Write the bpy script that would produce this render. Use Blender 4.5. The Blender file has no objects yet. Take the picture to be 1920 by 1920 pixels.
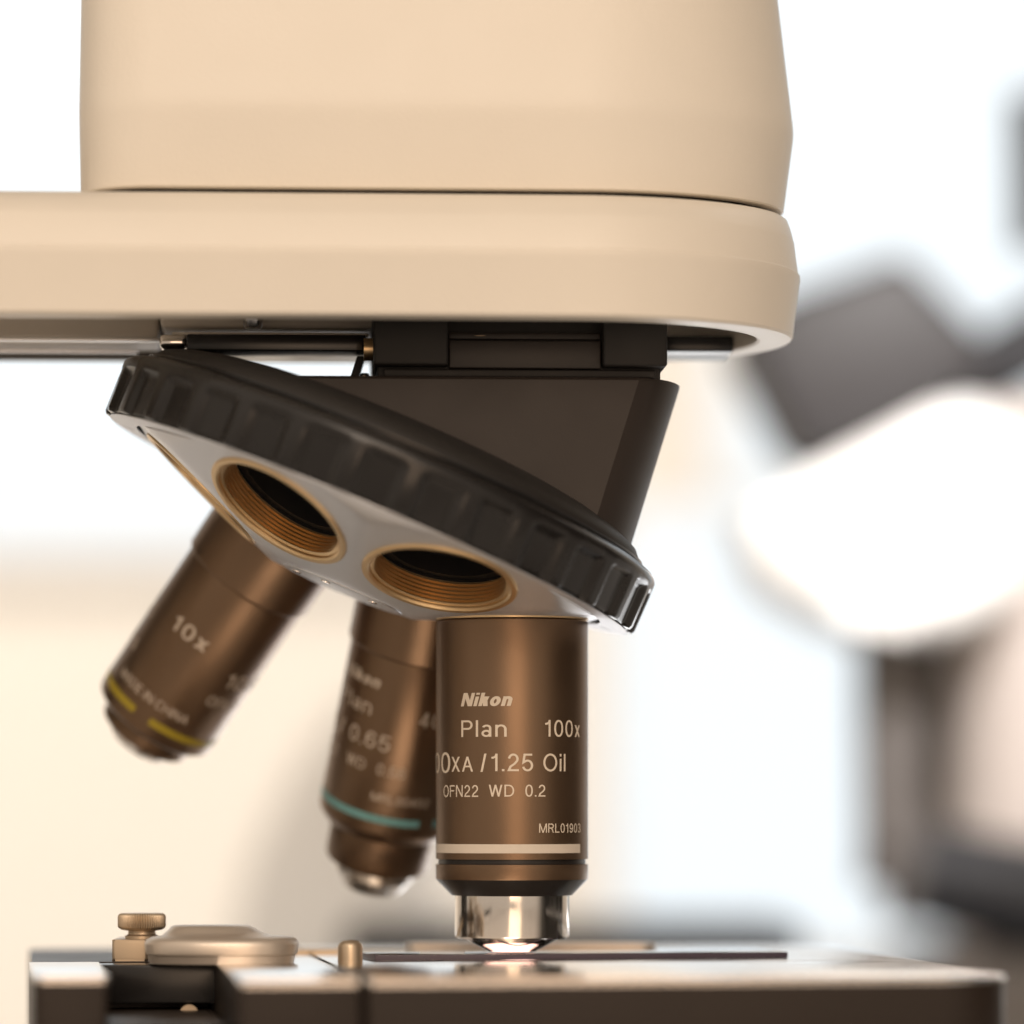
import bpy, bmesh, math, random
from mathutils import Vector, Matrix

random.seed(7)
MM = 0.001
SC = bpy.context.scene
COL = SC.collection

# ------------------------------------------------------------------ camera
cam_d = bpy.data.cameras.new("camera")
cam = bpy.data.objects.new("camera", cam_d)
COL.objects.link(cam)
cam.location = (0, -0.760, 0.0258)
cam.rotation_euler = (math.radians(90), 0, 0)
cam_d.sensor_width = 24
cam_d.sensor_fit = 'HORIZONTAL'
cam_d.lens = 98.8
cam_d.shift_y = 0.2917
cam_d.clip_start = 0.05
cam_d.clip_end = 30
cam_d.dof.use_dof = True
cam_d.dof.focus_distance = 0.7475
cam_d.dof.aperture_fstop = 3.7
cam_d.dof.aperture_blades = 9
SC.camera = cam

# ------------------------------------------------------------------ world
W = bpy.data.worlds.new("World")
SC.world = W
W.use_nodes = True
wt = W.node_tree
bg = wt.nodes["Background"]
bg.inputs[0].default_value = (1.0, 0.84, 0.68, 1)
# a warm lit room on the photographer's side, dim to the sides
wc = wt.nodes.new("ShaderNodeTexCoord")
wx = wt.nodes.new("ShaderNodeSeparateXYZ")
wt.links.new(wc.outputs["Generated"], wx.inputs[0])
wm = wt.nodes.new("ShaderNodeMapRange")
wm.interpolation_type = 'SMOOTHSTEP'
wm.inputs["From Min"].default_value = -0.08
wm.inputs["From Max"].default_value = -0.46
wm.inputs["To Min"].default_value = 0.025
wm.inputs["To Max"].default_value = 0.63
wa = wt.nodes.new("ShaderNodeMath")          # and a little more of it on the left
wa.operation = 'MULTIPLY_ADD'
wa.inputs[1].default_value = 0.32
wt.links.new(wx.outputs["X"], wa.inputs[0])
wt.links.new(wx.outputs["Y"], wa.inputs[2])
wt.links.new(wa.outputs[0], wm.inputs["Value"])
wz = wt.nodes.new("ShaderNodeMath")          # more of it from above than from below
wz.operation = 'MULTIPLY_ADD'
wz.inputs[1].default_value = 0.8
wz.inputs[2].default_value = 0.9
wt.links.new(wx.outputs["Z"], wz.inputs[0])
wp = wt.nodes.new("ShaderNodeMath")
wp.operation = 'MULTIPLY'
wt.links.new(wm.outputs["Result"], wp.inputs[0])
wt.links.new(wz.outputs[0], wp.inputs[1])
wt.links.new(wp.outputs[0], bg.inputs[1])

# ------------------------------------------------------------------ lamps
def area(name, loc, target, size, power, color, size_y=None):
    d = bpy.data.lights.new(name, 'AREA')
    d.energy = power
    d.color = color
    d.shape = 'RECTANGLE'
    d.size = size
    d.size_y = size_y or size
    o = bpy.data.objects.new(name, d)
    COL.objects.link(o)
    o.location = loc
    o.rotation_euler = (Vector(target) - Vector(loc)).to_track_quat('-Z', 'Y').to_euler()
    return o

area("warm_room_light", (0.05, -1.60, 1.05), (0, 0, 0.09), 0.9, 10.6, (1.0, 0.84, 0.685), 0.7)
area("amber_room_light", (0.19, -1.58, 0.32), (0, 0, 0.06), 0.66, 3.7, (1.0, 0.68, 0.45), 0.8)
area("wall_wash_warm", (-0.55, 0.95, 0.75), (-0.45, 1.75, 0.10), 0.5, 6.6, (1.0, 0.85, 0.69), 0.5)
area("wall_wash_cool", (0.75, 0.75, 1.1), (0.30, 1.75, 0.30), 0.6, 5, (0.95, 0.97, 1.0), 0.6)
area("added_underside_fill", (0.10, 0.42, -0.13), (0.0, 0.0, 0.11), 0.35, 1.0, (0.97, 0.98, 1.0), 0.25)  # added lamp facing up, brightens the arm's underside in place of bench bounce
sp = bpy.data.lights.new("added_arm_spot", 'SPOT')  # spot added to blow out the second microscope's white arm
sp.energy = 62
sp.spot_size = math.radians(14.5)
sp.spot_blend = 0.5
sp.shadow_soft_size = 0.03
sp.color = (1.0, 0.97, 0.95)
spo = bpy.data.objects.new("added_arm_spot", sp)
COL.objects.link(spo)
spo.location = (0.22, -0.10, 0.62)
spo.rotation_euler = (Vector((0.122, 0.50, 0.110)) - spo.location).to_track_quat('-Z', 'Y').to_euler()

# ------------------------------------------------------------------ exposure / render
SC.view_settings.view_transform = 'Standard'
SC.view_settings.look = 'None'
SC.view_settings.exposure = 0
SC.view_settings.gamma = 1
SC.cycles.use_denoising = True
SC.cycles.max_bounces = 10
SC.cycles.sample_clamp_indirect = 6

# ------------------------------------------------------------------ materials
def mat(name, color, rough=0.5, metal=0.0, bump=0.0, bscale=4000, rvar=0.0, cvar=0.0,
        coat=0.0, coat_rough=0.1, trans=0.0, emit=None, estr=0.0, spec=0.5, ior=1.45, streak=None):
    m = bpy.data.materials.new(name)
    m.use_nodes = True
    nt = m.node_tree
    b = nt.nodes["Principled BSDF"]
    b.inputs["Base Color"].default_value = (*color, 1)
    b.inputs["Roughness"].default_value = rough
    b.inputs["Metallic"].default_value = metal
    b.inputs["Coat Weight"].default_value = coat
    b.inputs["Coat Roughness"].default_value = coat_rough
    b.inputs["Transmission Weight"].default_value = trans
    b.inputs["Specular IOR Level"].default_value = spec
    b.inputs["IOR"].default_value = ior
    if emit:
        b.inputs["Emission Color"].default_value = (*emit, 1)
        b.inputs["Emission Strength"].default_value = estr
    tc = nt.nodes.new("ShaderNodeTexCoord")
    if bump:
        n = nt.nodes.new("ShaderNodeTexNoise")
        n.inputs["Scale"].default_value = bscale
        n.inputs["Detail"].default_value = 3
        bp = nt.nodes.new("ShaderNodeBump")
        bp.inputs["Strength"].default_value = bump
        bp.inputs["Distance"].default_value = 0.0001
        nt.links.new(tc.outputs["Object"], n.inputs["Vector"])
        nt.links.new(n.outputs["Fac"], bp.inputs["Height"])
        nt.links.new(bp.outputs["Normal"], b.inputs["Normal"])
    if rvar or cvar:
        n2 = nt.nodes.new("ShaderNodeTexNoise")
        n2.inputs["Scale"].default_value = 60
        n2.inputs["Detail"].default_value = 6
        if streak:
            mp = nt.nodes.new("ShaderNodeMapping")
            mp.inputs["Scale"].default_value = streak
            nt.links.new(tc.outputs["Object"], mp.inputs["Vector"])
            nt.links.new(mp.outputs["Vector"], n2.inputs["Vector"])
        else:
            nt.links.new(tc.outputs["Object"], n2.inputs["Vector"])
        if rvar:
            mr = nt.nodes.new("ShaderNodeMapRange")
            mr.inputs["From Min"].default_value = 0.3
            mr.inputs["From Max"].default_value = 0.7
            mr.inputs["To Min"].default_value = max(0.0, rough - rvar)
            mr.inputs["To Max"].default_value = rough + rvar
            nt.links.new(n2.outputs["Fac"], mr.inputs["Value"])
            nt.links.new(mr.outputs["Result"], b.inputs["Roughness"])
        if cvar:
            mx = nt.nodes.new("ShaderNodeMix")
            mx.data_type = 'RGBA'
            mx.inputs[6].default_value = (*[c * (1 - cvar) for c in color], 1)
            mx.inputs[7].default_value = (*[min(1, c * (1 + cvar)) for c in color], 1)
            nt.links.new(n2.outputs["Fac"], mx.inputs[0])
            nt.links.new(mx.outputs[2], b.inputs["Base Color"])
    return m

M_CREAM = mat("cream_enamel", (0.82, 0.755, 0.66), 0.42, bump=0.55, bscale=1500, rvar=0.06, cvar=0.03)
M_RIM = mat("pale_casting", (0.72, 0.68, 0.62), 0.5, bump=0.1, bscale=1500)
M_CAV = mat("grey_casting", (0.58, 0.52, 0.45), 0.55, bump=0.15, bscale=1200, rvar=0.08)
M_BLACK = mat("black_paint", (0.020, 0.0175, 0.016), 0.55, spec=0.4, bump=0.1, bscale=3000, rvar=0.05)
M_GLOSSBLACK = mat("gloss_black", (0.012, 0.011, 0.011), 0.22, rvar=0.05)
M_HOUSING = mat("dark_brown_paint", (0.032, 0.024, 0.020), 0.48, spec=0.35, bump=0.12, bscale=3000, rvar=0.05)
M_RUBBER = mat("ring_black", (0.014, 0.0125, 0.012), 0.25, spec=0.5, bump=0.08, bscale=2500, rvar=0.06)
M_SATIN = mat("satin_aluminium", (0.80, 0.81, 0.84), 0.50, metal=1.0, rvar=0.04, bump=0.05, bscale=2500)
M_CHROME = mat("chrome", (0.80, 0.75, 0.70), 0.13, metal=1.0, rvar=0.06, streak=(12, 12, 0.05))
M_DULLCHROME = mat("satin_chrome", (0.62, 0.57, 0.52), 0.28, metal=1.0, rvar=0.05)
M_BRASS = mat("brass", (0.80, 0.58, 0.33), 0.36, metal=1.0, rvar=0.07)
M_KNURL = mat("brass_satin", (0.54, 0.43, 0.31), 0.42, metal=0.8, rvar=0.05)
M_BARREL = mat("bronze_anodised", (0.205, 0.132, 0.082), 0.36, metal=0.88, bump=0.22, bscale=5200, rvar=0.04)
M_COLLAR = mat("bronze_dark", (0.175, 0.112, 0.070), 0.38, metal=0.88, bump=0.2, bscale=5200, rvar=0.04)
M_CHAMF = mat("black_chamfer", (0.018, 0.014, 0.012), 0.35)
M_INK = mat("cream_ink", (0.72, 0.62, 0.50), 0.6)
M_INKDIM = mat("pale_ink", (0.62, 0.52, 0.42), 0.6)
M_WHITEBAND = mat("white_band", (0.66, 0.58, 0.49), 0.6)
M_YELLOW = mat("yellow_band", (0.36, 0.27, 0.02), 0.5)
M_TEAL = mat("teal_band", (0.17, 0.38, 0.38), 0.5)
M_BORE = mat("bore_black", (0.010, 0.009, 0.009), 0.5)
M_LENS = mat("lens_glass", (0.02, 0.02, 0.025), 0.05, coat=1.0)
M_STAGE = mat("stage_black", (0.024, 0.0165, 0.0125), 0.42, bump=0.02, bscale=1800, rvar=0.06, spec=0.3)
M_PLATE = mat("stage_plate_metal", (0.82, 0.78, 0.74), 0.19, metal=1.0, bscale=1800, rvar=0.05)
M_LEVER = mat("holder_metal", (0.62, 0.54, 0.46), 0.38, metal=0.6, rvar=0.05)
M_GLASS = mat("slide_glass", (0.97, 0.98, 0.98), 0.02, trans=1.0, ior=1.5)
M_FROST = mat("slide_label", (0.85, 0.86, 0.88), 0.5)
M_GLOW = mat("lit_condenser", (1, 0.9, 0.85), 0.4, emit=(1.0, 0.62, 0.52), estr=3.4)
M_STEEL = mat("steel", (0.62, 0.62, 0.64), 0.25, metal=1.0)

# ------------------------------------------------------------------ helpers
def thing(name, loc, label, cat):
    o = bpy.data.objects.new(name, None)
    o.empty_display_size = 0.02
    COL.objects.link(o)
    o.location = [c * MM for c in loc]
    o["label"] = label
    o["category"] = cat
    ROOTLOC[o.name] = Vector(o.location)
    return o

ROOTLOC = {}

def add(name, bm, m, parent=None, smooth=35, scale=True):
    """bmesh in millimetres, world space -> one object"""
    if scale:
        bmesh.ops.scale(bm, vec=(MM, MM, MM), verts=bm.verts)
    bmesh.ops.recalc_face_normals(bm, faces=bm.faces)
    me = bpy.data.meshes.new(name)
    bm.to_mesh(me)
    bm.free()
    o = bpy.data.objects.new(name, me)
    COL.objects.link(o)
    if m is not None:
        me.materials.append(m)
    if smooth:
        me.polygons.foreach_set("use_smooth", [True] * len(me.polygons))
        me.set_sharp_from_angle(angle=math.radians(smooth))
    if parent is not None:
        o.parent = parent
        if parent.name in ROOTLOC:
            o.matrix_parent_inverse = Matrix.Translation(-ROOTLOC[parent.name])
    return o

def basis(d, ref=None):
    d = Vector(d).normalized()
    ref = Vector(ref) if ref is not None else (Vector((0, 0, 1)) if abs(d.z) < 0.9 else Vector((1, 0, 0)))
    u = (ref - d * ref.dot(d)).normalized()
    v = d.cross(u)
    return d, u, v

def fillet(prof, r, n=4):
    """round the interior corners of a polyline of (radius, along)"""
    out = [prof[0]]
    for i in range(1, len(prof) - 1):
        a, b, c = (Vector(p) for p in prof[i - 1:i + 2])
        la, lc = (a - b).length, (c - b).length
        q = min(r, la * 0.45, lc * 0.45)
        if q < 1e-6:
            out.append(tuple(b)); continue
        p0, p1 = b + (a - b).normalized() * q, b + (c - b).normalized() * q
        for k in range(n + 1):
            t = k / n
            out.append(tuple(p0 * (1 - t) ** 2 + b * 2 * t * (1 - t) + p1 * t * t))
    out.append(prof[-1])
    return out

def lathe(bm, prof, org, d, seg=96, rf=None):
    org = Vector(org)
    d, u, v = basis(d)
    rings = []
    for i, (r, t) in enumerate(prof):
        if r < 1e-5:
            rings.append([bm.verts.new(org + d * t)])
            continue
        ring = []
        for k in range(seg):
            a = 2 * math.pi * k / seg
            rr = rf(r, t, a) if rf else r
            ring.append(bm.verts.new(org + d * t + (u * math.cos(a) + v * math.sin(a)) * rr))
        rings.append(ring)
    for A, B in zip(rings, rings[1:]):
        if len(A) == 1 and len(B) == 1:
            continue
        for k in range(seg):
            k2 = (k + 1) % seg
            if len(A) == 1:
                bm.faces.new((A[0], B[k], B[k2]))
            elif len(B) == 1:
                bm.faces.new((A[k], B[0], A[k2]))
            else:
                bm.faces.new((A[k], B[k], B[k2], A[k2]))
    return bm

def lathe_obj(name, prof, org, d, m, parent, seg=96, rf=None, smooth=35, fil=0.0):
    bm = bmesh.new()
    lathe(bm, fillet(prof, fil) if fil else prof, org, d, seg, rf)
    return add(name, bm, m, parent, smooth)

def loft(bm, levels, cap=True):
    """levels: list of lists of Vector, equal length"""
    vs = [[bm.verts.new(p) for p in L] for L in levels]
    n = len(vs[0])
    for A, B in zip(vs, vs[1:]):
        for k in range(n):
            k2 = (k + 1) % n
            bm.faces.new((A[k], A[k2], B[k2], B[k]))
    if cap:
        bm.faces.new(vs[0])
        bm.faces.new(vs[-1])
    return bm

def box(bm, x0, x1, y0, y1, z0, z1, bev=0.0, rot=0, pivot=(0, 0), seg=3):
    ps = [(x0, y0), (x1, y0), (x1, y1), (x0, y1)]
    b2 = bmesh.new()
    loft(b2, [[Vector((x, y, z)) for x, y in ps] for z in (z0, z1)])
    if bev:
        bmesh.ops.bevel(b2, geom=list(b2.edges), offset=bev, segments=seg, profile=0.5, affect='EDGES')
    if rot:
        bmesh.ops.rotate(b2, cent=(pivot[0], pivot[1], 0), matrix=Matrix.Rotation(rot, 3, 'Z'), verts=b2.verts)
    merge(bm, b2)
    return bm

def merge(bm, b2):
    me = bpy.data.meshes.new("scratch")
    b2.to_mesh(me)
    b2.free()
    bm.from_mesh(me)
    bpy.data.meshes.remove(me)

def poly_prism(bm, pts, axis, a0, a1, bev=0.0, seg=3):
    """pts 2-D polygon; axis 'z' -> pts are (x,y); axis 'y' -> pts are (x,z)"""
    b2 = bmesh.new()
    f = (lambda p, a: Vector((p[0], p[1], a))) if axis == 'z' else (lambda p, a: Vector((p[0], a, p[1])))
    loft(b2, [[f(p, a) for p in pts] for a in (a0, a1)])
    if bev:
        bmesh.ops.bevel(b2, geom=list(b2.edges), offset=bev, segments=seg, profile=0.5, affect='EDGES')
    merge(bm, b2)
    return bm

def tube(bm, p0, p1, r0, r1=None, seg=32, cap=True):
    p0, p1 = Vector(p0), Vector(p1)
    L = (p1 - p0).length
    r1 = r0 if r1 is None else r1
    prof = [(r0, 0), (r1, L)]
    if cap:
        prof = [(0, 0)] + prof + [(0, L)]
    return lathe(bm, prof, p0, p1 - p0, seg)

def boolean(o, cutters):
    for c in cutters:
        md = o.modifiers.new("cut", 'BOOLEAN')
        md.operation = 'DIFFERENCE'
        md.solver = 'EXACT'
        md.object = c
    dg = bpy.context.evaluated_depsgraph_get()
    dg.update()
    me = bpy.data.meshes.new_from_object(o.evaluated_get(dg))
    o.modifiers.clear()
    old = o.data
    o.data = me
    bpy.data.meshes.remove(old)
    for c in cutters:
        bpy.data.objects.remove(c)
    me.set_sharp_from_angle(angle=math.radians(30))

# ------------------------------------------------------------------ lettering drawn stroke by stroke (plain sans-serif, cap height 1)
def arc(cx, cy, rx, ry, a0, a1, n=22, p=2.0):
    out = []
    for k in range(n + 1):
        a = math.radians(a0 + (a1 - a0) * k / n)
        c, s_ = math.cos(a), math.sin(a)
        out.append((cx + rx * math.copysign(abs(c) ** (2 / p), c), cy + ry * math.copysign(abs(s_) ** (2 / p), s_)))
    return out

def diag(x0, y0, x1, y1, w):
    """slanting bar cut level at both ends; w is its width along x"""
    return [(x0 - w / 2, y0), (x0 + w / 2, y0), (x1 + w / 2, y1), (x1 - w / 2, y1)]

def glyph(ch, h):
    """-> (advance width, open strokes, closed strokes, filled polygons)"""
    S, C, P = [], [], []
    w2 = 2 * h
    bar = lambda x0, x1, y0, y1: P.append([(x0, y0), (x1, y0), (x1, y1), (x0, y1)])
    q = w2 * 1.12
    if ch == ' ': return 0.30, S, C, P
    if ch == '.': bar(0, w2 * 1.1, 0, w2 * 1.1); w = w2 * 1.1
    elif ch == '/': P.append(diag(q / 2, -0.02, 0.34 - q / 2, 1.02, q)); w = 0.34
    elif ch == 'I' or ch == 'l': bar(0, w2, 0, 1); w = w2
    elif ch == 'i': bar(0, w2, 0, 0.72); bar(0, w2, 0.855, 1); w = w2
    elif ch == 'L': bar(0, w2, 0, 1); bar(w2, 0.52, 0, w2); w = 0.52
    elif ch == 'F': bar(0, w2, 0, 1); bar(w2, 0.57, 1 - w2, 1); bar(w2, 0.52, 0.47, 0.47 + w2); w = 0.57
    elif ch == 'E': bar(0, w2, 0, 1); bar(w2, 0.61, 1 - w2, 1); bar(w2, 0.57, 0.46, 0.46 + w2); bar(w2, 0.62, 0, w2); w = 0.62
    elif ch == 'H': bar(0, w2, 0, 1); bar(0.70 - w2, 0.70, 0, 1); bar(w2, 0.70 - w2, 0.47, 0.47 + w2); w = 0.70
    elif ch == 'N':
        bar(0, w2, 0, 1); bar(0.70 - w2, 0.70, 0, 1); P.append(diag(q * 0.55, 1, 0.70 - q * 0.55, 0, q * 1.1)); w = 0.70
    elif ch == 'M':
        bar(0, w2, 0, 1); bar(0.84 - w2, 0.84, 0, 1)
        P.append(diag(q * 0.55, 1, 0.42, 0, q)); P.append(diag(0.84 - q * 0.55, 1, 0.42, 0, q)); w = 0.84
    elif ch == 'W':
        for a, b, c, d in ((q / 2, 1, 0.27, 0), (0.50, 1, 0.27, 0), (0.50, 1, 0.73, 0), (1.0 - q / 2, 1, 0.73, 0)):
            P.append(diag(a, b, c, d, q))
        w = 1.0
    elif ch == 'A':
        P.append(diag(q / 2, 0, 0.36, 1, q)); P.append(diag(0.72 - q / 2, 0, 0.36, 1, q)); bar(0.20, 0.52, 0.29, 0.29 + w2 * 0.95); w = 0.72
    elif ch == 'X':
        P.append(diag(q * 0.6, 0, 0.66 - q * 0.6, 1, q * 1.15)); P.append(diag(q * 0.6, 1, 0.66 - q * 0.6, 0, q * 1.15)); w = 0.66
    elif ch == 'x':
        P.append(diag(q * 0.6, 0, 0.50 - q * 0.6, 0.72, q * 1.15)); P.append(diag(q * 0.6, 0.72, 0.50 - q * 0.6, 0, q * 1.15)); w = 0.50
    elif ch == 'k':
        bar(0, w2, 0, 1)
        P.append(diag(w2 * 0.9 + q * 0.3, 0.22, 0.50 - q * 0.75, 0.72, q * 1.3)); P.append(diag(0.53 - q * 0.6, 0, w2 + 0.10, 0.42, q * 1.15)); w = 0.50
    elif ch == 'o': C.append(arc(0.27, 0.36, 0.27 - h, 0.375 - h, 0, 345, 23)); w = 0.54
    elif ch == 'n':
        bar(0, w2, 0, 0.72); S.append([(h, 0.40)] + arc(0.25, 0.46, 0.25 - h, 0.275 - h, 170, 0, 14) + [(0.50 - h, 0)]); w = 0.50
    elif ch == 'P':
        bar(0, w2, 0, 1); S.append([(h, 1 - h)] + arc(0.36, 0.715, 0.25 - h, 0.285 - h, 90, -90, 16) + [(h, 0.43 + h)]); w = 0.61
    elif ch == 'R':
        bar(0, w2, 0, 1); S.append([(h, 1 - h)] + arc(0.38, 0.725, 0.26 - h, 0.275 - h, 90, -90, 16) + [(h, 0.45 + h)])
        P.append(diag(0.66 - q * 0.5, 0, 0.40, 0.47, q)); w = 0.66
    elif ch == 'D':
        bar(0, w2, 0, 1); S.append([(h, 1 - h)] + arc(0.28, 0.5, 0.42 - h, 0.5 - h, 90, -90, 22, 2.2) + [(h, h)]); w = 0.70
    elif ch == 'O': C.append(arc(0.39, 0.5, 0.39 - h, 0.515 - h, 0, 350, 35)); w = 0.78
    elif ch == 'C': S.append(arc(0.37, 0.5, 0.37 - h, 0.515 - h, 38, 322, 28)); w = 0.72
    elif ch == 'a':
        S.append(arc(0.24, 0.53, 0.215 - h, 0.20 - h, 165, 0, 12) + [(0.455 - h, 0.0)])
        C.append(arc(0.225, 0.205, 0.225 - h, 0.215 - h, 0, 340, 17)); w = 0.47
    elif ch == '0': C.append(arc(0.275, 0.5, 0.275 - h, 0.51 - h, 0, 348, 29, 2.25)); w = 0.55
    elif ch == '1': bar(0.34 - w2, 0.34, 0, 1); S.append([(0.04, 0.76), (0.14, 0.775), (0.22, 0.82), (0.265, 0.89), (0.29, 0.985)]); w = 0.40
    elif ch == '2': S.append(arc(0.275, 0.70, 0.255 - h, 0.305 - h, 175, -28, 18) + [(0.33, 0.42), (0.14, 0.26), (h * 1.15, h)] + [(0.54, h)]); w = 0.54
    elif ch == '3':
        S.append(arc(0.27, 0.745, 0.235 - h, 0.265 - h, 170, -80, 16)); S.append([(0.20, 0.525)] + arc(0.27, 0.265, 0.275 - h, 0.275 - h, 86, -170, 18)); w = 0.55
    elif ch == '4': bar(0.42 - w2, 0.42, 0, 1); bar(0, 0.54, 0.23, 0.23 + w2); P.append(diag(q * 0.6, 0.26, 0.42 - q * 0.5, 1, q)); w = 0.54
    elif ch == '5': S.append([(0.50, 1 - h), (0.125, 1 - h), (0.07, 0.50)] + arc(0.27, 0.325, 0.275 - h, 0.335 - h, 128, -165, 22)); w = 0.55
    elif ch == '6': C.append(arc(0.28, 0.325, 0.27 - h, 0.335 - h, 0, 345, 23)); S.append([(h + 0.012, 0.34)] + arc(0.30, 0.58, 0.29 - h, 0.43 - h, 185, 28, 16)); w = 0.56
    elif ch == '9': C.append(arc(0.27, 0.675, 0.265 - h, 0.335 - h, 0, 345, 23)); S.append([(0.538 - h, 0.66)] + arc(0.25, 0.42, 0.29 - h, 0.43 - h, 5, -152, 16)); w = 0.56
    else: return 0.3, S, C, P
    return w, S, C, P

def ribbon(bm, pts, h, closed, lift):
    n = len(pts)
    L, R = [], []
    for i in range(n):
        p = Vector(pts[i])
        a = Vector(pts[i - 1]) if (i > 0 or closed) else None
        b = Vector(pts[(i + 1) % n]) if (i < n - 1 or closed) else None
        d1 = (p - a).normalized() if a is not None else None
        d2 = (b - p).normalized() if b is not None else None
        d1 = d1 if d1 is not None else d2
        d2 = d2 if d2 is not None else d1
        n1, n2 = Vector((-d1.y, d1.x)), Vector((-d2.y, d2.x))
        m_ = (n1 + n2).normalized()
        k = min(2.5, 1 / max(0.3, m_.dot(n1)))
        L.append(bm.verts.new((*(p + m_ * h * k), lift)))
        R.append(bm.verts.new((*(p - m_ * h * k), lift)))
    for i in range(n if closed else n - 1):
        j = (i + 1) % n
        bm.faces.new((L[i], R[i], R[j], L[j]))

def letters(text, size, bold=0.0, shear=0.0, space=1.0):
    """flat lettering as a bmesh, baseline at 0, starting at x = 0; size = cap height in mm"""
    h = 0.056 + bold
    bm = bmesh.new()
    x = 0.0
    lift = 0.0
    for ch in text:
        w, S, C, P = glyph(ch, h)
        first = len(bm.verts)
        for pts in S:
            ribbon(bm, pts, h, False, lift); lift += 0.0008
        for pts in C:
            ribbon(bm, pts, h, True, lift); lift += 0.0008
        for pts in P:
            bm.faces.new([bm.verts.new((*p, lift)) for p in pts]); lift += 0.0008
        if lift > 0.006: lift = 0.0
        bm.verts.ensure_lookup_table()
        for v in bm.verts[first:]:
            v.co.x += x + shear * v.co.y
        x += w + (0.15 if ch != ' ' else 0) * space
    x0 = min(v.co.x for v in bm.verts)
    for v in bm.verts:
        v.co.x = (v.co.x - x0) * size
        v.co.y *= size
    return bm

def on_barrel(bm, org, d, front, R, ang, t, lift=0.045):
    """wrap flat lettering round a cylinder: x runs round it, y runs up it; ang in degrees from 'front'"""
    w = max(v.co.x for v in bm.verts)
    x = 0.5
    while x < w:
        g = list(bm.verts) + list(bm.edges) + list(bm.faces)
        bmesh.ops.bisect_plane(bm, geom=g, plane_co=(x, 0, 0), plane_no=(1, 0, 0))
        x += 0.5
    d = Vector(d).normalized()
    f = Vector(front)
    f = (f - d * f.dot(d)).normalized()
    s = f.cross(d)          # to the right when the barrel hangs down
    for v in bm.verts:
        a = math.radians(ang) + v.co.x / R
        tt = t - v.co.y
        v.co = Vector(org) + d * tt + (f * math.cos(a) + s * math.sin(a)) * (R + lift + v.co.z)
    return bm

def band(bm, org, d, front, R, a0, a1, t0, t1, lift=0.04):
    d = Vector(d).normalized()
    f = Vector(front)
    f = (f - d * f.dot(d)).normalized()
    s = f.cross(d)
    n = max(2, int(abs(a1 - a0) / 3))
    prev = None
    for k in range(n + 1):
        a = math.radians(a0 + (a1 - a0) * k / n)
        rad = (f * math.cos(a) + s * math.sin(a)) * (R + lift)
        q = (bm.verts.new(Vector(org) + d * t0 + rad), bm.verts.new(Vector(org) + d * t1 + rad))
        if prev:
            bm.faces.new((prev[0], q[0], q[1], prev[1]))
        prev = q
    return bm

# ------------------------------------------------------------------ setting
def tag(o, label=None, cat=None, kind=None, group=None):
    if label: o["label"] = label
    if cat: o["category"] = cat
    if kind: o["kind"] = kind
    if group: o["group"] = group
    return o

M_WALL = mat("wall_paint", (0.82, 0.80, 0.76), 0.8, bump=0.1, bscale=60)
M_BENCH = mat("bench_laminate", (0.80, 0.80, 0.80), 0.45, rvar=0.06)
M_FRAME = mat("window_frame_paint", (0.78, 0.78, 0.78), 0.5)
M_SKYPANE = mat("bright_window", (0.04, 0.04, 0.04), 0.3, emit=(0.87, 0.95, 1.0), estr=1.04)

bm = bmesh.new(); box(bm, -2600, 2600, 1760, 1860, -900, 1900)
tag(add("wall", bm, M_WALL, None, 0), kind="structure")
bm = bmesh.new(); box(bm, -1500, 1500, -420, 1750, -190, -150, 3)
bench = add("bench", bm, M_BENCH)
tag(bench, "pale laboratory bench under both microscopes", "bench")

def window(x0, x1, z0, z1, f, label):
    w = thing("window", ((x0 + x1) / 2, 1755, z0 - f), label, "window")
    bm = bmesh.new(); box(bm, x0, x1, 1742, 1748, z0, z1)
    add("pane", bm, M_SKYPANE, w, 0)
    bm = bmesh.new()
    box(bm, x0 - f, x0, 1735, 1758, z0 - f, z1 + f, 1)
    box(bm, x1, x1 + f, 1735, 1758, z0 - f, z1 + f, 1)
    box(bm, x0, x1, 1735, 1758, z0 - f, z0, 1)
    box(bm, x0, x1, 1735, 1758, z1, z1 + f, 1)
    add("frame", bm, M_FRAME, w)
    return w
window(62, 980, -60, 203, 5, "overexposed bright lower window behind the stage of the second microscope")
window(122, 980, 214, 900, 5, "overexposed bright upper window behind the head of the second microscope")
window(-980, 0, 185, 900, 16, "overexposed bright window in the wall beyond the left end of the cream arm")

# ------------------------------------------------------------------ the microscope
mic = thing("microscope", (-60, 0, -150), "cream laboratory microscope with brown objectives under a tilted black nosepiece, in sharp focus", "microscope")

def outline(b, a, cx, left, o=0.0, n=40, lr=0.0, y0=0.0, p=2.0):
    """plan outline: flat sides y=+-b, half-ellipse end on the right, square or rounded left end"""
    b += o; a += o
    pts = []
    for k in range(n + 1):
        s = -math.pi / 2 + math.pi * k / n
        c, sn = math.cos(s), math.sin(s)
        pts.append((cx + a * abs(c) ** (2 / p), y0 + b * math.copysign(abs(sn) ** (2 / p), sn)))
    left = left - o
    if lr:
        for k in range(9):
            s = math.pi / 2 + math.pi / 2 * k / 8
            pts.append((left + lr + lr * math.cos(s), y0 + b - lr + lr * math.sin(s)))
        for k in range(9):
            s = math.pi + math.pi / 2 * k / 8
            pts.append((left + lr + lr * math.cos(s), y0 - b + lr + lr * math.sin(s)))
    else:
        pts += [(left, y0 + b), (left, y0 - b)]
    # fill the flat sides so the rows stay even
    return pts

def lev(z, pts):
    return [Vector((x, y, z)) for x, y in pts]

PSI = math.radians(2.95)
def turn(bm):
    bmesh.ops.rotate(bm, cent=(0, 0, 0), matrix=Matrix.Rotation(PSI, 3, 'Z'), verts=bm.verts)

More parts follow.
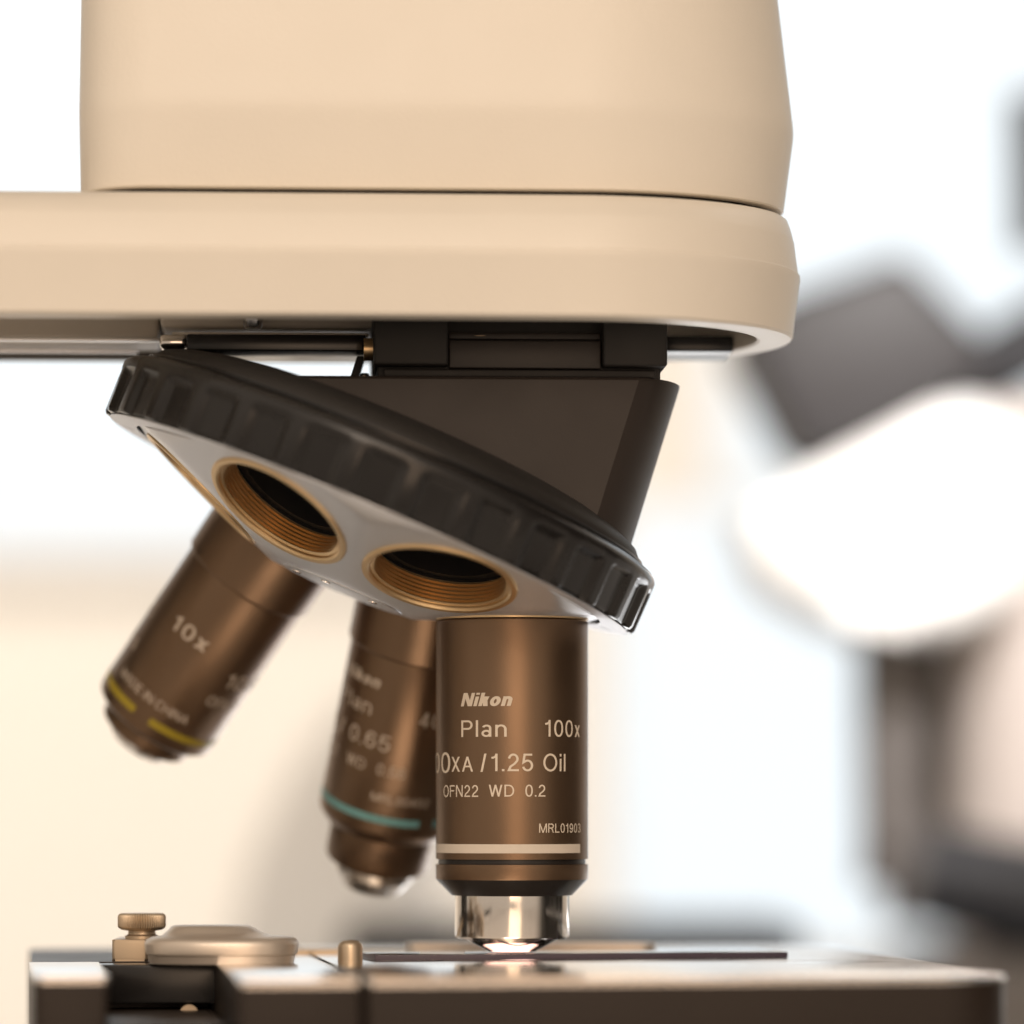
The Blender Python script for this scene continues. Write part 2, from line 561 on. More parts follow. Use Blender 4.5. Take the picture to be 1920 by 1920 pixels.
# arm (hollow from below)
bm = bmesh.new()
A = lambda o, z, oa=None: lev(z, outline(40.0, 41.9 + (0 if oa is None else oa - o), 10, -215, o))
loft(bm, [A(-12, 132.6, -3.7), A(-9.5, 132.4, -2.9), A(-6.5, 131.8, -2.2), A(-4.4, 130.5, -1.75), A(-3.0, 129.4, -1.45), A(-2.0, 128.3, -1.2), A(-1.5, 127.6, -1.0), A(-0.35, 122.4), A(-0.25, 122.0),
          A(0.0, 121.8), A(0.05, 121.2), A(-0.1, 120.4), A(-1.15, 112.0), A(-1.25, 111.0), A(-1.6, 110.5), A(-2.1, 110.3), A(-7.2, 110.3), A(-7.7, 110.6), A(-8.0, 111.5), A(-8.6, 120.5)])
turn(bm)
arm = add("arm", bm, M_CREAM, mic, 28)

# head
bm = bmesh.new()
def H(o, z): return lev(z, outline(31.3, 41.3, 9.6, -76.8 + 0.9 * o, o, lr=13))
loft(bm, [H(-9, 130.8), H(-7.2, 130.8), H(-7.1, 133.45), H(-2.2, 133.47), H(-1.85, 133.7), H(-0.36, 145.0), H(-0.22, 146.0), H(-0.13, 147.0), H(-0.10, 147.7), H(-0.13, 148.5), H(-0.22, 149.5), H(-0.36, 150.6), H(-4.6, 186), H(-5.5, 196), H(-14, 200)])
turn(bm)
head = add("head", bm, M_CREAM, mic, 28)
bm = bmesh.new()
loft(bm, [H(-4.6, 131.5), H(-4.6, 133.6)]); turn(bm)
add("seam_shade", bm, M_GLOSSBLACK, head)  # black filler in the gap: the seam's shade built as a solid

# limb and foot (out of frame to the left)
bm = bmesh.new(); box(bm, -215, -150, -38, 38, -118, 110.2, 6); turn(bm)
add("limb", bm, M_CREAM, mic)
bm = bmesh.new(); box(bm, -220, 70, -75, 75, -150, -118, 8); turn(bm)
add("foot", bm, M_CREAM, mic)

# underside fittings of the arm
M_DKGREY = mat("rim_shade_grey", (0.10, 0.092, 0.085), 0.5, rvar=0.05)  # dark tone of the shaded far rim
def fitting(name, m, *a, par=None):
    b2 = bmesh.new(); box(b2, *a); turn(b2)
    return add(name, b2, m, par or arm)
fitting("casting_boss", M_CAV, -206, -63.8, 9, 33, 111.4, 120.3, 0.9)
fitting("casting_boss", M_CAV, -63.2, -24, -1, 33, 112.5, 120.3, 0.9)
fitting("rail", M_STEEL, -206, -59.5, 5.5, 8.0, 110.7, 111.25, 0.12)
fitting("rail", M_STEEL, -206, -68, 20, 22, 110.2, 110.8, 0.12)
fitting("rim_shade_bar", M_DKGREY, -95, -20, 29.5, 33.2, 109.9, 112.0, 0.5)  # dark bar put in for the shade on the far rim's inner wall
fitting("slide_bar", M_GLOSSBLACK, -58.2, -26.5, -9, 10, 107.5, 110.4, 0.25)
fitting("slide_bar", M_GLOSSBLACK, 28, 41, 8, 24, 109.6, 112.6, 0.5)
fitting("bar_plate", M_CAV, -61, -26, -5, 8, 110.6, 111.2, 0.2)
fitting("clip", M_CHROME, -63.2, -58.4, -6, 2, 108.3, 110.7, 0.8)
bm = bmesh.new(); lathe(bm, [(0, 0), (1.3, 0), (1.7, 0.5), (1.9, 3.4), (1.9, 6)], (-46.6, -3, 112.0), (0, 0, 1), 32); turn(bm)
add("screw", bm, M_STEEL, arm)

# ---- nosepiece
TH = math.radians(22.68)
ALP = TH
RH = 30.25
D0 = Vector((-math.sin(TH) * math.cos(PSI), -math.sin(TH) * math.sin(PSI), -math.cos(TH)))
E1 = Vector((math.cos(TH) * math.cos(PSI), math.cos(TH) * math.sin(PSI), -math.sin(TH)))
E2 = Vector((-math.sin(PSI), math.cos(PSI), 0))
CN = Vector((0, 0, 60.4)) - E1 * RH

def seat(phi):
    u = E1 * math.cos(phi) + E2 * math.sin(phi)
    return CN + u * RH, (D0 * math.cos(ALP) + u * math.sin(ALP)).normalized()

def nose_pt(t, r, a):
    return CN + D0 * t + (E1 * math.cos(a) + E2 * math.sin(a)) * r

# housing
bm = bmesh.new()
def body_outline(z):
    sh = (z - 102.2) * 0.31
    pts = []
    s0 = 0.353
    for k in range(25):
        s = s0 + (math.pi - 2 * s0) * k / 24
        pts.append((17 + sh + 13.3 * math.sin(s), -20.25 * math.cos(s)))
    yb = 20.25 * math.cos(s0)
    pts += [(-44 + sh, yb), (-44 + sh, -yb)]
    return pts
def inset(pts, d):
    cx = sum(p[0] for p in pts) / len(pts)
    return [(cx + (x - cx) * (1 - d / 35), y * (1 - d / 20)) for x, y in pts]
loft(bm, [lev(102.2, inset(body_outline(102.2), 1.2)), lev(102.05, inset(body_outline(102.2), 0.35)), lev(101.6, body_outline(101.6)),
          lev(90, body_outline(90)), lev(66, body_outline(66))])
turn(bm)
bmesh.ops.bisect_plane(bm, geom=list(bm.verts) + list(bm.edges) + list(bm.faces), plane_co=CN - D0 * 15.5, plane_no=D0, clear_outer=True)
nose = add("nosepiece", bm, M_HOUSING, mic, 22)

# mounting blocks between arm and nosepiece
bm = bmesh.new()
box(bm, -24.5, 25.5, -15.5, 16, 101.9, 113.0, 0.3)
box(bm, -25.3, -12.2, -19.5, 16, 104.0, 119.5, 0.5)
box(bm, 15.0, 26.4, -19.5, 16, 104.0, 119.5, 0.5)
box(bm, -23.5, 24.5, -17.0, 16, 102.15, 103.6, 0.3)
turn(bm)
add("mount_block", bm, M_BLACK, nose)
bm = bmesh.new(); box(bm, -12.5, 15.2, -14, 10, 113.2, 119.0, 0.4); turn(bm)
add("dovetail", bm, M_GLOSSBLACK, nose)
bm = bmesh.new(); box(bm, -12.0, 14.8, -17.6, -14, 103.7, 108.6, 0.25); box(bm, -12.0, 14.8, -16.4, -14.2, 108.9, 110.1, 0.2); turn(bm)
m_s = mat("scuffed_black_paint", (0.026, 0.020, 0.017), 0.45, bump=0.1, bscale=3000)
nt = m_s.node_tree                      # a few hairline scuffs down to bare metal
tcn = nt.nodes.new("ShaderNodeTexCoord")
mpn = nt.nodes.new("ShaderNodeMapping")
mpn.inputs["Scale"].default_value = (120, 60, 1500)
mpn.inputs["Rotation"].default_value = (0, 0.10, 0)
nz = nt.nodes.new("ShaderNodeTexNoise")
nz.inputs["Scale"].default_value = 1.0
rmp = nt.nodes.new("ShaderNodeMapRange")
rmp.inputs["From Min"].default_value = 0.70
rmp.inputs["From Max"].default_value = 0.74
mxn = nt.nodes.new("ShaderNodeMix")
mxn.data_type = 'RGBA'
mxn.inputs[6].default_value = (0.026, 0.020, 0.017, 1)
mxn.inputs[7].default_value = (0.42, 0.30, 0.18, 1)
nt.links.new(tcn.outputs["Object"], mpn.inputs["Vector"])
nt.links.new(mpn.outputs["Vector"], nz.inputs["Vector"])
nt.links.new(nz.outputs["Fac"], rmp.inputs["Value"])
nt.links.new(rmp.outputs["Result"], mxn.inputs[0])
nt.links.new(mxn.outputs[2], nt.nodes["Principled BSDF"].inputs["Base Color"])
add("front_plate", bm, m_s, nose)
bm = bmesh.new(); tube(bm, (-26.9, -12, 107.5), (-25.1, -12, 107.5), 2.0); turn(bm)
add("clamp_screw", bm, M_BRASS, nose)
bm = bmesh.new(); box(bm, -27.4, -25.8, -4, 2, 102.3, 104.2, 0.4); turn(bm)
add("stop_pin", bm, M_CHROME, nose)
bm = bmesh.new(); poly_prism(bm, [(-29.6, 102.0), (-28.0, 102.0), (-26.5, 107), (-28.0, 107)], 'y', -6, 2, 0.2); turn(bm)
add("stop_lever", bm, M_BLACK, nose)

# domed cover above the ring
prof = [(0, -24.2), (20, -24.0), (27, -23.7), (34, -23.0), (38.6, -22.2), (43, -21.0), (46.2, -19.6), (47.2, -18.4), (47.4, -17.2), (47.4, -14), (0, -14)]
lathe_obj("cover", prof, CN, D0, M_BLACK, nose, seg=160)

# fluted grip ring
bm = bmesh.new()
NF = 30
def flute(a):
    x = (a * NF / (2 * math.pi) + 0.1) % 1.0
    w = abs(x - 0.5) * 2            # 0 at groove centre
    e = (0.80 - w) / 0.36
    e = max(0.0, min(1.0, e))
    return e * e * (3 - 2 * e)
rprof = [(45.2, -9, 0), (45.2, -5.9, 0), (50.6, -5.6, 0.75), (51.2, -5.75, 1), (51.5, -6.3, 1), (51.6, -12.6, 1), (51.6, -13.3, 0.75), (51.6, -13.8, 0.2), (51.6, -14.1, 0),
         (51.6, -15.3, 0), (51.3, -15.9, 0), (50.6, -16.5, 0), (49.0, -17.1, 0), (48.2, -17.15, 0), (48.0, -16.6, 0), (46, -16.5, 0), (46, -9, 0)]
seg = 720
rows = []
for r, t, w in rprof:
    rows.append([bm.verts.new(nose_pt(t, r - 1.15 * w * flute(2 * math.pi * k / seg), 2 * math.pi * k / seg)) for k in range(seg)])
for i in range(len(rows)):
    A_, B_ = rows[i], rows[(i + 1) % len(rows)]
    for k in range(seg):
        bm.faces.new((A_[k], A_[(k + 1) % seg], B_[(k + 1) % seg], B_[k]))
ring = add("grip_ring", bm, M_RUBBER, nose, 40)
# small bright washer line above the ring
lathe_obj("washer", [(47.5, -17.3), (48.1, -17.5), (48.1, -17.9), (47.45, -18.0)], CN, D0, M_GLOSSBLACK, nose, seg=160)

# turret plate: hexagonal pyramid with soft ridges
bm = bmesh.new()
def softmin(vals, k):
    m_ = min(vals)
    return m_ - k * math.log(sum(math.exp(-(v - m_) / k) for v in vals))
NA = 240
radii = [3, 7, 10, 12, 13, 13.6, 14.2, 14.8, 15.5, 17, 19, 21, 23, 25, 27, 29, 31, 33, 35, 37, 39, 40, 41, 42, 43, 44, 44.6, 45.0]
def plate_t(r, a):
    vals = [(RH - r * math.cos(a - math.radians(60 * k))) * math.tan(ALP) for k in range(6)]
    v = softmin(vals, 0.35)
    return softmin([v, 6.8, -5.25 + (45.2 - r) * 1.1], 0.10)
rows = []
for r in radii:
    rows.append([bm.verts.new(nose_pt(plate_t(r, 2 * math.pi * k / NA), r, 2 * math.pi * k / NA)) for k in range(NA)])
rows.append([bm.verts.new(nose_pt(-12, 45.0, 2 * math.pi * k / NA)) for k in range(NA)])
for A_, B_ in zip(rows, rows[1:]):
    for k in range(NA):
        bm.faces.new((A_[k], A_[(k + 1) % NA], B_[(k + 1) % NA], B_[k]))
bm.faces.new(rows[0]); bm.faces.new(rows[-1])
plate = add("turret_plate", bm, M_SATIN, nose, 30)
cutters = []
for deg in (-60, -120, 180):
    p, d = seat(math.radians(deg))
    b2 = bmesh.new()
    lathe(b2, [(0, -9.0), (13.2, -9.0), (13.2, 4), (0, 4)], p, d, 96)
    c = add("cutter", b2, None, None, 0)
    cutters.append(c)
boolean(plate, cutters)
plate.data.materials.clear(); plate.data.materials.append(M_SATIN)
lathe_obj("centre_cap", [(0, 6.7), (11.6, 6.7), (11.6, 7.05), (11.2, 7.2), (0, 7.2)], CN, D0, M_SATIN, nose, seg=96)
for a in (200, 250, 310):
    q = nose_pt(7.2, 9.2, math.radians(a))
    b2 = bmesh.new(); lathe(b2, [(0.9, 0), (0.9, 0.25), (0, 0.35)], q, D0, 20)
    add("screw", b2, M_CHROME, nose)

# screws in the ring's lower face
for deg in (8, 172, 300):
    a = math.radians(deg)
    q = nose_pt(-5.7, 47.6, a)
    b2 = bmesh.new(); lathe(b2, [(1.5, -0.1), (1.5, 0.25), (1.2, 0.4), (0, 0.45)], q, D0, 24)
    add("screw", b2, M_SATIN, nose)
lathe_obj("ring_face", [(45.1, -5.5), (45.1, -5.35), (50.2, -5.35), (50.2, -5.5)], CN, D0, M_SATIN, nose, seg=160)

# threaded empty seats
for deg in (-60, -120, 180):
    p, d = seat(math.radians(deg))
    prof = [(13.15, -3.0), (13.77, -0.3), (13.77, 0.25), (13.55, 0.45), (12.75, 0.45), (12.35, 0.15)]
    z = 0.0
    for k in range(6):
        prof += [(12.30, z - 0.10), (12.30, z - 0.30), (11.75, z - 0.55), (11.75, z - 0.65)]
        z -= 0.75
    prof += [(12.2, z - 0.1), (12.2, z - 0.4)]
    s = lathe_obj("threaded_seat", prof, p, d, M_BRASS, nose, seg=128, smooth=30)
    lathe_obj("bore", [(12.25, z - 0.3), (12.25, z - 0.9), (10.6, z - 0.9), (10.6, -8.8), (0, -8.8)], p, d, M_BORE, s, seg=96)

# ---- objectives
# 100x, vertical, sharp
p, d = seat(0.0)
prof = [(12.2, 0.3), (13.4, 0.35), (13.65, 0.6), (13.7, 0.9), (13.7, 43.28), (13.15, 43.31), (13.15, 44.2), (13.7, 44.23), (13.7, 46.75), (13.62, 46.95)]
ob = lathe_obj("objective", prof, p, d, M_BARREL, mic, seg=160, smooth=30)
ob["label"] = "vertical bronze objective marked 100x with a white band"
lathe_obj("seat_ring", [(12.2, -0.6), (13.72, -0.55), (13.72, 0.28), (12.2, 0.3)], p, d, M_BRASS, ob, seg=128)
lathe_obj("groove", [(13.22, 43.33), (13.25, 43.8), (13.22, 44.18)], p, d, M_CHAMF, ob, seg=128)
lathe_obj("chamfer", [(13.62, 46.94), (13.55, 47.05), (11.0, 49.65), (10.85, 49.8), (10.0, 49.8)], p, d, M_CHAMF, ob, seg=128, smooth=30)
lathe_obj("nose_collar", [(10.2, 49.7), (10.3, 49.85), (10.3, 57.0), (10.2, 57.35), (9.8, 57.65), (8.6, 57.75), (8.1, 57.75)], p, d, M_CHROME, ob, seg=128, smooth=30)
lathe_obj("front_cone", [(8.5, 57.6), (8.2, 57.9), (4.5, 59.75), (4.3, 59.95), (3.0, 60.0)], p, d, M_CHROME, ob, seg=96, smooth=30)
lathe_obj("front_lens", [(3.1, 59.95), (1.5, 60.05), (0, 60.1)], p, d, M_LENS, ob, seg=48, smooth=60)


def text_arc(par, p, d, R, text, a0, a1, t, size, m, bold=0.0, shear=0.0, space=1.0, name="lettering"):
    """lettering whose left and right ends lie at a0 and a1 degrees round the barrel, baseline t mm below the seat"""
    b = letters(text, size, bold, shear, space)
    w = max(v.co.x for v in b.verts)
    k = math.radians(a1 - a0) * R / w
    for v in b.verts:
        v.co.x *= k
    on_barrel(b, p, d, (0, -1, 0), R, a0, t)
    return add(name, b, m, par, 0)

def stripe(name, par, p, d, R, a0, a1, t0, t1, m):
    b = bmesh.new()
    band(b, p, d, (0, -1, 0), R, a0, a1, t0, t1)
    return add(name, b, m, par, 60)

R1 = 13.7
text_arc(ob, p, d, R1, "Nikon", -41.5, 0.4, 16.05, 2.36, M_INK, bold=0.045, shear=0.2, space=0.55, name="brand_lettering")
text_arc(ob, p, d, R1, "Plan", -41.0, -3.9, 21.5, 2.95, M_INK, space=1.05)
text_arc(ob, p, d, R1, "100x", 25.2, 61.8, 21.45, 2.95, M_INK)
text_arc(ob, p, d, R1, "100", -97, -53.2, 27.85, 3.65, M_INK)
text_arc(ob, p, d, R1, "XA", -51.5, -30.2, 27.65, 2.65, M_INK)
text_arc(ob, p, d, R1, "/", -24.0, -19.2, 27.65, 3.1, M_INK)
text_arc(ob, p, d, R1, "1.25", -15.5, 15.8, 27.6, 3.1, M_INK)
text_arc(ob, p, d, R1, "Oil", 23.8, 43.8, 27.6, 3.1, M_INK)
text_arc(ob, p, d, R1, "OFN22", -62.8, -25.9, 32.15, 2.1, M_INK)
text_arc(ob, p, d, R1, "WD", -17.4, 1.6, 32.1, 2.1, M_INK)
text_arc(ob, p, d, R1, "0.2", 9.9, 25.5, 32.1, 2.1, M_INK)
text_arc(ob, p, d, R1, "MRL01903", 20.5, 62.8, 38.5, 1.62, M_INK)
stripe("white_stripe", ob, p, d, R1, -82, 62.5, 40.55, 42.15, M_WHITEBAND)

# 40x, behind the 100x
p, d = seat(math.radians(60))
prof = [(12.4, 0.2), (13.1, 0.3), (13.35, 0.6), (13.4, 10.1), (13.25, 10.35), (12.75, 10.4), (12.65, 10.7), (12.8, 11.1), (12.85, 43.9), (12.7, 44.4), (11.3, 46.2), (10.5, 46.6), (10.0, 46.8)]
o4 = lathe_obj("objective", prof, p, d, M_BARREL, mic, seg=128, smooth=30)
o4["label"] = "tilted bronze objective with a teal band half hidden behind the vertical one"
lathe_obj("seat_ring", [(12.2, -0.6), (13.5, -0.5), (13.5, 0.15), (12.2, 0.25)], p, d, M_BRASS, o4, seg=96)
lathe_obj("lower_sleeve", [(9.95, 46.6), (10.05, 47.0), (9.9, 53.2), (9.6, 53.8), (8.6, 54.3), (7.2, 54.3)], p, d, M_COLLAR, o4, seg=96, smooth=30)
lathe_obj("nose_collar", [(7.2, 54.1), (7.4, 54.4), (7.4, 56.2), (7.1, 56.6), (6.2, 58.2), (5.6, 59.1), (4.2, 59.35), (2.4, 59.4)], p, d, M_DULLCHROME, o4, seg=96, smooth=30)
lathe_obj("front_lens", [(2.5, 59.35), (0, 59.45)], p, d, M_LENS, o4, seg=48)
R4 = 12.85
text_arc(o4, p, d, R4, "Nikon", -71, -24, 16.6, 2.36, M_INKDIM, bold=0.045, shear=0.2, space=0.55, name="brand_lettering")
text_arc(o4, p, d, R4, "Plan", -69, -28, 22.0, 2.95, M_INKDIM, space=1.05)
text_arc(o4, p, d, R4, "40x", 14, 44, 22.0, 2.95, M_INKDIM)
text_arc(o4, p, d, R4, "40xA /", -125, -55, 28.0, 3.1, M_INKDIM)
text_arc(o4, p, d, R4, "0.65", -46, -6, 28.0, 3.1, M_INKDIM)
text_arc(o4, p, d, R4, "OFN22", -100, -58, 32.6, 2.1, M_INKDIM)
text_arc(o4, p, d, R4, "WD", -44, -24, 32.6, 2.1, M_INKDIM)
text_arc(o4, p, d, R4, "0.56", -13, 11, 32.6, 2.1, M_INKDIM)
text_arc(o4, p, d, R4, "MRL00402", -13.5, 37, 37.8, 1.62, M_INKDIM)
stripe("teal_stripe", o4, p, d, R4, -85, 32, 40.5, 41.95, M_TEAL)
stripe("teal_stripe", o4, p, d, R4, 46, 100, 40.5, 41.95, M_TEAL)

# 10x, leaning far left
p, d = seat(math.radians(120))
prof = [(11.8, 0.2), (12.5, 0.3), (12.75, 0.6), (12.75, 10.6), (12.6, 10.85), (12.1, 10.9), (11.95, 11.2), (12.05, 11.6), (12.1, 43.6), (11.9, 44.2), (10.9, 45.0), (9.2, 45.3), (9.0, 45.5)]
ot = lathe_obj("objective", prof, p, d, M_BARREL, mic, seg=128, smooth=30)
ot["label"] = "leaning bronze objective marked 10x with yellow bands"
lathe_obj("seat_ring", [(12.2, -0.6), (13.5, -0.5), (13.5, 0.15), (11.8, 0.25)], p, d, M_BRASS, ot, seg=96)
lathe_obj("lower_sleeve", [(8.9, 45.2), (9.0, 45.6), (9.0, 47.9), (8.7, 48.3), (6.4, 48.6)], p, d, M_COLLAR, ot, seg=96, smooth=30)
lathe_obj("nose_collar", [(6.6, 48.4), (6.6, 49.6), (5.8, 50.6), (4.4, 50.9)], p, d, M_CHROME, ot, seg=96, smooth=30)
lathe_obj("front_lens", [(4.5, 50.8), (2.5, 51.1), (0, 51.2)], p, d, M_LENS, ot, seg=48, smooth=60)
RT = 12.1
text_arc(ot, p, d, RT, "10x", -30, 9, 24.2, 3.0, M_INKDIM, bold=0.012)
text_arc(ot, p, d, RT, "MADE IN CHINA", -49, 31.5, 38.4, 1.75, M_INKDIM)
text_arc(ot, p, d, RT, "0.25", -102, -60, 27.0, 3.1, M_INKDIM)
text_arc(ot, p, d, RT, "WD 10.5", -120, -53, 33.5, 2.2, M_INKDIM)
text_arc(ot, p, d, RT, "10xA", 42, 92, 28.4, 3.1, M_INKDIM)
text_arc(ot, p, d, RT, "OFN22", 36, 76, 33.0, 2.1, M_INKDIM)
stripe("yellow_stripe", ot, p, d, RT, -92, -14, 40.5, 41.95, M_YELLOW)
stripe("yellow_stripe", ot, p, d, RT, 2.5, 92, 40.5, 41.95, M_YELLOW)

# ---- stage
ZS = -0.9
SR = math.radians(-7)          # stage turned a little: its left end is nearer
def rot_stage(bm):
    bmesh.ops.rotate(bm, cent=(0, 0, 0), matrix=Matrix.Rotation(math.radians(7), 3, 'Z'), verts=bm.verts)

def rounded(x0, x1, y0, y1, radii, n=8):
    """corner radii in order (x0,y0) (x1,y0) (x1,y1) (x0,y1)"""
    pts = []
    for (cx, cy, sx, sy, a0), r in zip([(x0, y0, 1, 1, 180), (x1, y0, -1, 1, 270), (x1, y1, -1, -1, 0), (x0, y1, 1, -1, 90)], radii):
        if r <= 0:
            pts.append((cx, cy)); continue
        for k in range(n + 1):
            a = math.radians(a0 + 90 * k / n)
            pts.append((cx + sx * r + r * math.cos(a), cy + sy * r + r * math.sin(a)))
    return pts

def slab(bm, pts, z0, z1, ch=0.6):
    """vertical-sided plate with softened top and bottom edges"""
    b2 = bmesh.new()
    loft(b2, [lev(z, pts) for z in (z0, z1)])
    es = [e for e in b2.edges if abs(e.verts[0].co.z - e.verts[1].co.z) < 1e-6]
    bmesh.ops.bevel(b2, geom=es, offset=ch, segments=4, profile=0.5, affect='EDGES')
    merge(bm, b2)

bm = bmesh.new()
slab(bm, rounded(-34.2, 71.5, -90, 70, (0.8, 12.0, 12, 0.5)), -16, ZS, 1.1)
rot_stage(bm)
stage = add("stage", bm, M_STAGE, mic, 30)
bm = bmesh.new()
slab(bm, rounded(-54.5, -34.9, -90, 66, (0.8, 0.8, 0.5, 0.5)), -16, ZS, 1.1)
slab(bm, rounded(-86, -55, -6, 66, (0.5, 0.2, 0.5, 3)), -16, ZS, 0.6)
slab(bm, rounded(-86.5, -74.5, -72, -6.5, (1.5, 0.8, 0.5, 0.5)), -16, ZS, 0.9)
slab(bm, rounded(-74.2, -55, -76, -6.5, (0.8, 0.8, 0.5, 0.5)), -16, -9.0, 0.8)
rot_stage(bm)
add("stage_rail", bm, M_STAGE, stage, 30)
bm = bmesh.new()
slab(bm, rounded(-34.1, 71.4, -90.3, 69.5, (0.8, 11.7, 11.7, 0.5)), ZS - 1.05, ZS + 0.02, 0.75)
rot_stage(bm)
add("stage_plate", bm, M_PLATE, stage, 30)
bm = bmesh.new()
slab(bm, rounded(-54.4, -35.0, -90.3, 65.5, (0.8, 0.8, 0.5, 0.5)), ZS - 1.05, ZS + 0.02, 0.75)
slab(bm, rounded(-86.6, -74.4, -72.3, -6.8, (1.5, 0.8, 0.5, 0.5)), ZS - 1.05, ZS + 0.02, 0.75)
rot_stage(bm)
add("stage_plate", bm, M_PLATE, stage, 30)
bm = bmesh.new()
box(bm, -73.8, -51.0, -24, -6.8, -7.9, ZS - 0.2, 0.35); 
add("rail_carriage", bm, M_GLOSSBLACK, stage)
bm = bmesh.new()
tube(bm, (-56.3, -24.3, -9.6), (-56.3, -25.4, -9.6), 1.6)
add("screw", bm, M_KNURL, stage)
# small screw at the right front corner
bm = bmesh.new(); lathe(bm, [(0, 0.9), (1.3, 0.9), (1.7, 0.5), (1.8, 0), (1.8, -3)], (77.2, -72, -2.4), (0.75, -0.55, 0.35), 24)
add("screw", bm, M_STEEL, stage)
# condenser light under the slide
bm = bmesh.new(); lathe(bm, [(6.4, 0), (6.2, 0.012), (0, 0.012)], (0, 0, ZS + 0.024), (0, 0, 1), 48)
add("condenser_lens", bm, M_GLOW, stage)

# slide holder
bm = bmesh.new()
slab(bm, rounded(-71.0, -64.6, -12, 6, (0.6, 0.6, 0.6, 0.6)), ZS, 2.9, 0.5)
poly_prism(bm, rounded(-65, 4, 22, 30, (2, 2, 3.9, 2)), 'z', ZS, 0.0, 0.2)
hold = add("slide_holder", bm, M_KNURL, stage, 30)
bm = bmesh.new()
poly_prism(bm, rounded(-20, 27, 30.6, 37, (2, 3.0, 3.1, 2)), 'z', ZS, 0.95, 0.3)
add("rear_finger", bm, M_LEVER, hold)
# spring lever: stepped, rounded plate
bm = bmesh.new()
def ell(cx, cy, a, b, p=2.6, n=64):
    return [(cx + a * math.copysign(abs(math.cos(2 * math.pi * k / n)) ** (2 / p), math.cos(2 * math.pi * k / n)),
             cy + b * math.copysign(abs(math.sin(2 * math.pi * k / n)) ** (2 / p), math.sin(2 * math.pi * k / n))) for k in range(n)]
c = (-50.8, -22)
loft(bm, [lev(-0.85, ell(*c, 12.6, 9)), lev(0.6, ell(*c, 12.9, 9.3)), lev(0.8, ell(*c, 13.2, 9.8)), lev(2.6, ell(*c, 13.5, 10)), lev(3.3, ell(*c, 13.1, 9.6)), lev(3.75, ell(*c, 12.2, 8.7)),
          lev(3.95, ell(c[0] - 1, c[1], 9.5, 7)), lev(4.8, ell(c[0] - 1.5, c[1], 8, 6)), lev(5.6, ell(c[0] - 1.8, c[1], 7.0, 5.2)), lev(5.75, ell(c[0] - 1.8, c[1], 6.6, 4.9))])
add("spring_lever", bm, M_LEVER, hold, 40)
# knurled clamp screw
kp = (-66.3, -5, 0)
bm = bmesh.new()
def kn(r, t, a):
    return r + (0.10 * math.cos(a * 60) if 4.75 < t < 7.25 and r > 3.9 else 0)
lathe(bm, [(0, 2.8), (3.0, 2.8), (3.0, 3.4), (2.5, 3.7), (2.4, 4.3), (3.6, 4.5), (4.0, 4.8), (4.2, 5.1), (4.2, 6.9), (4.05, 7.2), (3.8, 7.45), (0, 7.5)], kp, (0, 0, 1), 480, kn)
add("clamp_knob", bm, M_KNURL, hold, 40)
bm = bmesh.new()
lathe(bm, [(0, ZS), (2.2, ZS), (2.2, 1.9), (2.0, 2.5), (1.4, 3.0), (0, 3.15)], (-28.4, -20, 0), (0, 0, 1), 40)
add("guide_pin", bm, M_KNURL, hold, 50)

# ------------------------------------------------------------------ glass slide
bm = bmesh.new()
box(bm, -29, 47, -1, 25, -0.86, 0.18, 0.06, seg=2)
bmesh.ops.rotate(bm, cent=(47, -1, 0), matrix=Matrix.Rotation(math.radians(12), 3, 'Z'), verts=bm.verts)
bmesh.ops.translate(bm, vec=(3.0, 5.5, 0), verts=bm.verts)
sl = add("glass_slide", bm, M_GLASS, None, 30)
sl.data.materials.append(mat("ground_glass_edge", (0.055, 0.040, 0.060), 0.4))
for pf in sl.data.polygons:
    if abs(pf.normal.z) < 0.3:
        pf.material_index = 1
tag(sl, "thin glass slide lying on the black stage under the vertical objective", "slide")
bm = bmesh.new()
box(bm, -16.5, -8.5, -6, 6, 0.181, 0.26, 0.02, seg=1)
add("cover_slip", bm, M_FROST, sl, 30)

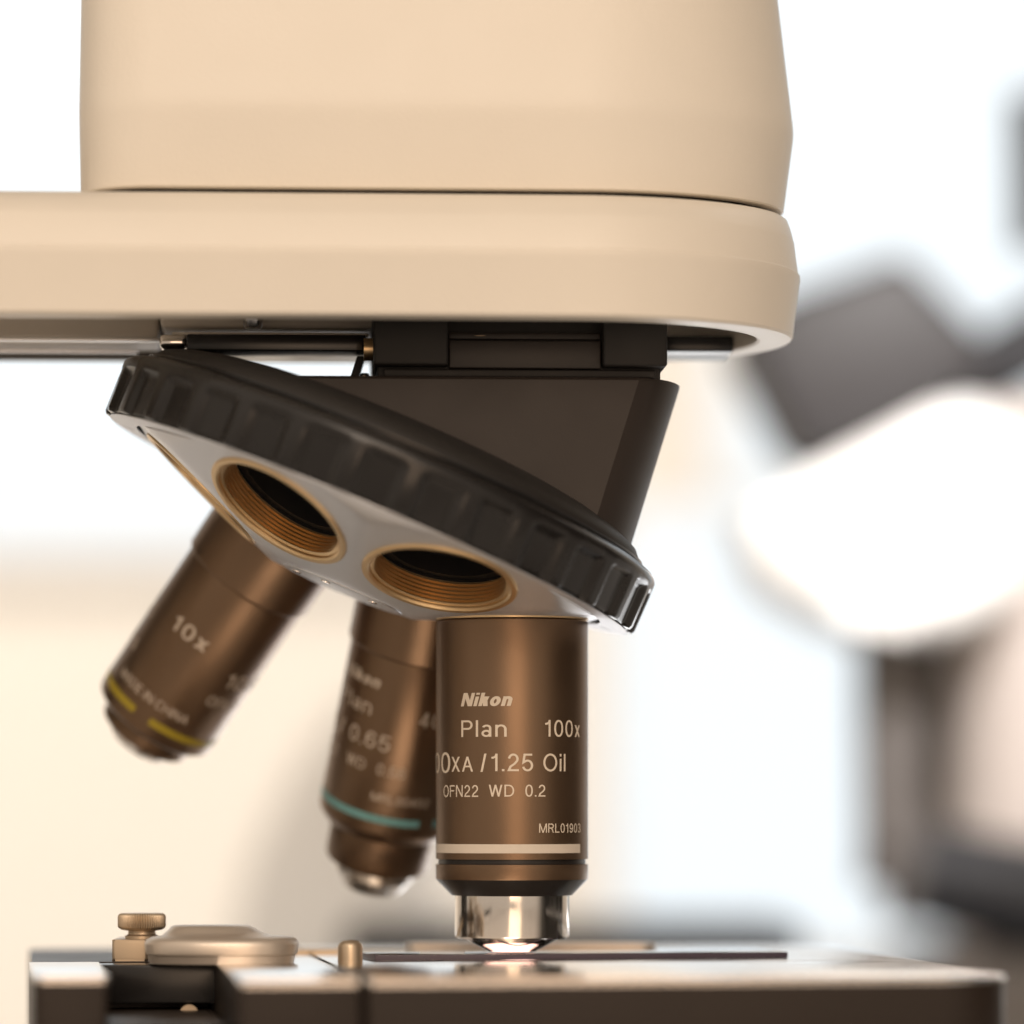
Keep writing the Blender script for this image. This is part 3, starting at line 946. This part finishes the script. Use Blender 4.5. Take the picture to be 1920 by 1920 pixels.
# ------------------------------------------------------------------ second microscope, far out of focus
m2 = thing("microscope", (180, 560, -150), "blurred white microscope with dark eyepiece head behind on the right", "microscope")
M_W2 = mat("white_enamel", (0.84, 0.84, 0.83), 0.4)
M_D2 = mat("charcoal_enamel", (0.030, 0.028, 0.030), 0.55)
M_N2 = mat("navy_black", (0.011, 0.012, 0.016), 0.5)
M_P2 = mat("warm_grey_enamel", (0.50, 0.445, 0.415), 0.5)
M_G2 = mat("mid_grey_enamel", (0.11, 0.10, 0.095), 0.5)
bm = bmesh.new()
poly_prism(bm, [(66, 172), (82, 182), (119, 195), (149, 164), (122, 142), (100, 133), (86, 134)], 'y', 515, 585, 5)
add("head", bm, M_D2, m2)
bm = bmesh.new()
tube(bm, (103, 540, 135), (205, 540, 197), 11.5)
et = add("eyepiece_tube", bm, M_N2, m2)
bm = bmesh.new()
tube(bm, (167, 540, 200), (165, 540, 246), 12, 11)
add("eyepiece", bm, M_D2, et)
bm = bmesh.new()
poly_prism(bm, [(68.3, 111.3), (75.7, 118.7), (87.2, 125.8), (101.2, 133.0), (113.5, 139.3), (125.0, 145.5), (134.9, 149.2), (142.3, 148.3), (148.4, 142.6), (152.1, 132.7), (154.6, 119.5), (155.1, 106.4), (153.5, 95.7), (148.0, 87.5), (139.0, 80.9), (127.5, 77.6), (115.1, 78.8), (100.3, 82.5), (85.5, 88.3), (74.0, 97.3)], 'y', 500, 590, 9)
add("arm", bm, M_W2, m2)
bm = bmesh.new()
tube(bm, (178, 556, -150), (178, 556, 150), 42, 42, 64)
add("column", bm, M_P2, m2, 35)
bm = bmesh.new(); tube(bm, (117, 540, 84), (117, 540, 14), 11, 10)
ob2 = add("objective", bm, M_G2, m2)
bm = bmesh.new(); tube(bm, (116, 540, 18), (112, 540, 2), 9, 6)
add("condenser", bm, M_G2, m2)
bm = bmesh.new()
tube(bm, (124, 500, 7), (205, 480, -12), 15, 19)
add("focus_knob", bm, M_N2, m2)
bm = bmesh.new(); box(bm, -50, 86, 480, 600, -20, -8.5, 2)
add("stage", bm, M_N2, m2)
bm = bmesh.new(); tube(bm, (130, 585, 84), (133, 585, -10), 11, 15)
add("column_shade", bm, M_G2, m2)  # dark body added for the shaded left side of the column
bm = bmesh.new(); box(bm, 122, 260, 470, 640, -150, -16, 10)
add("foot", bm, M_G2, m2)

# grey slanted housing further back
bm = bmesh.new()
poly_prism(bm, [(-96, -30), (-88, 10), (-70, 45), (-50, 68), (-28, 62), (-22, 20), (-26, -30)], 'y', 640, 720, 8)
poly_prism(bm, [(-84, -150), (-30, -150), (-30, -28), (-84, -28)], 'y', 650, 710, 4)
M_G3 = mat("light_grey_plastic", (0.80, 0.80, 0.79), 0.5)
tag(add("instrument", bm, M_G3), "blurred pale grey slanted instrument housing behind the left part of the stage", "instrument")
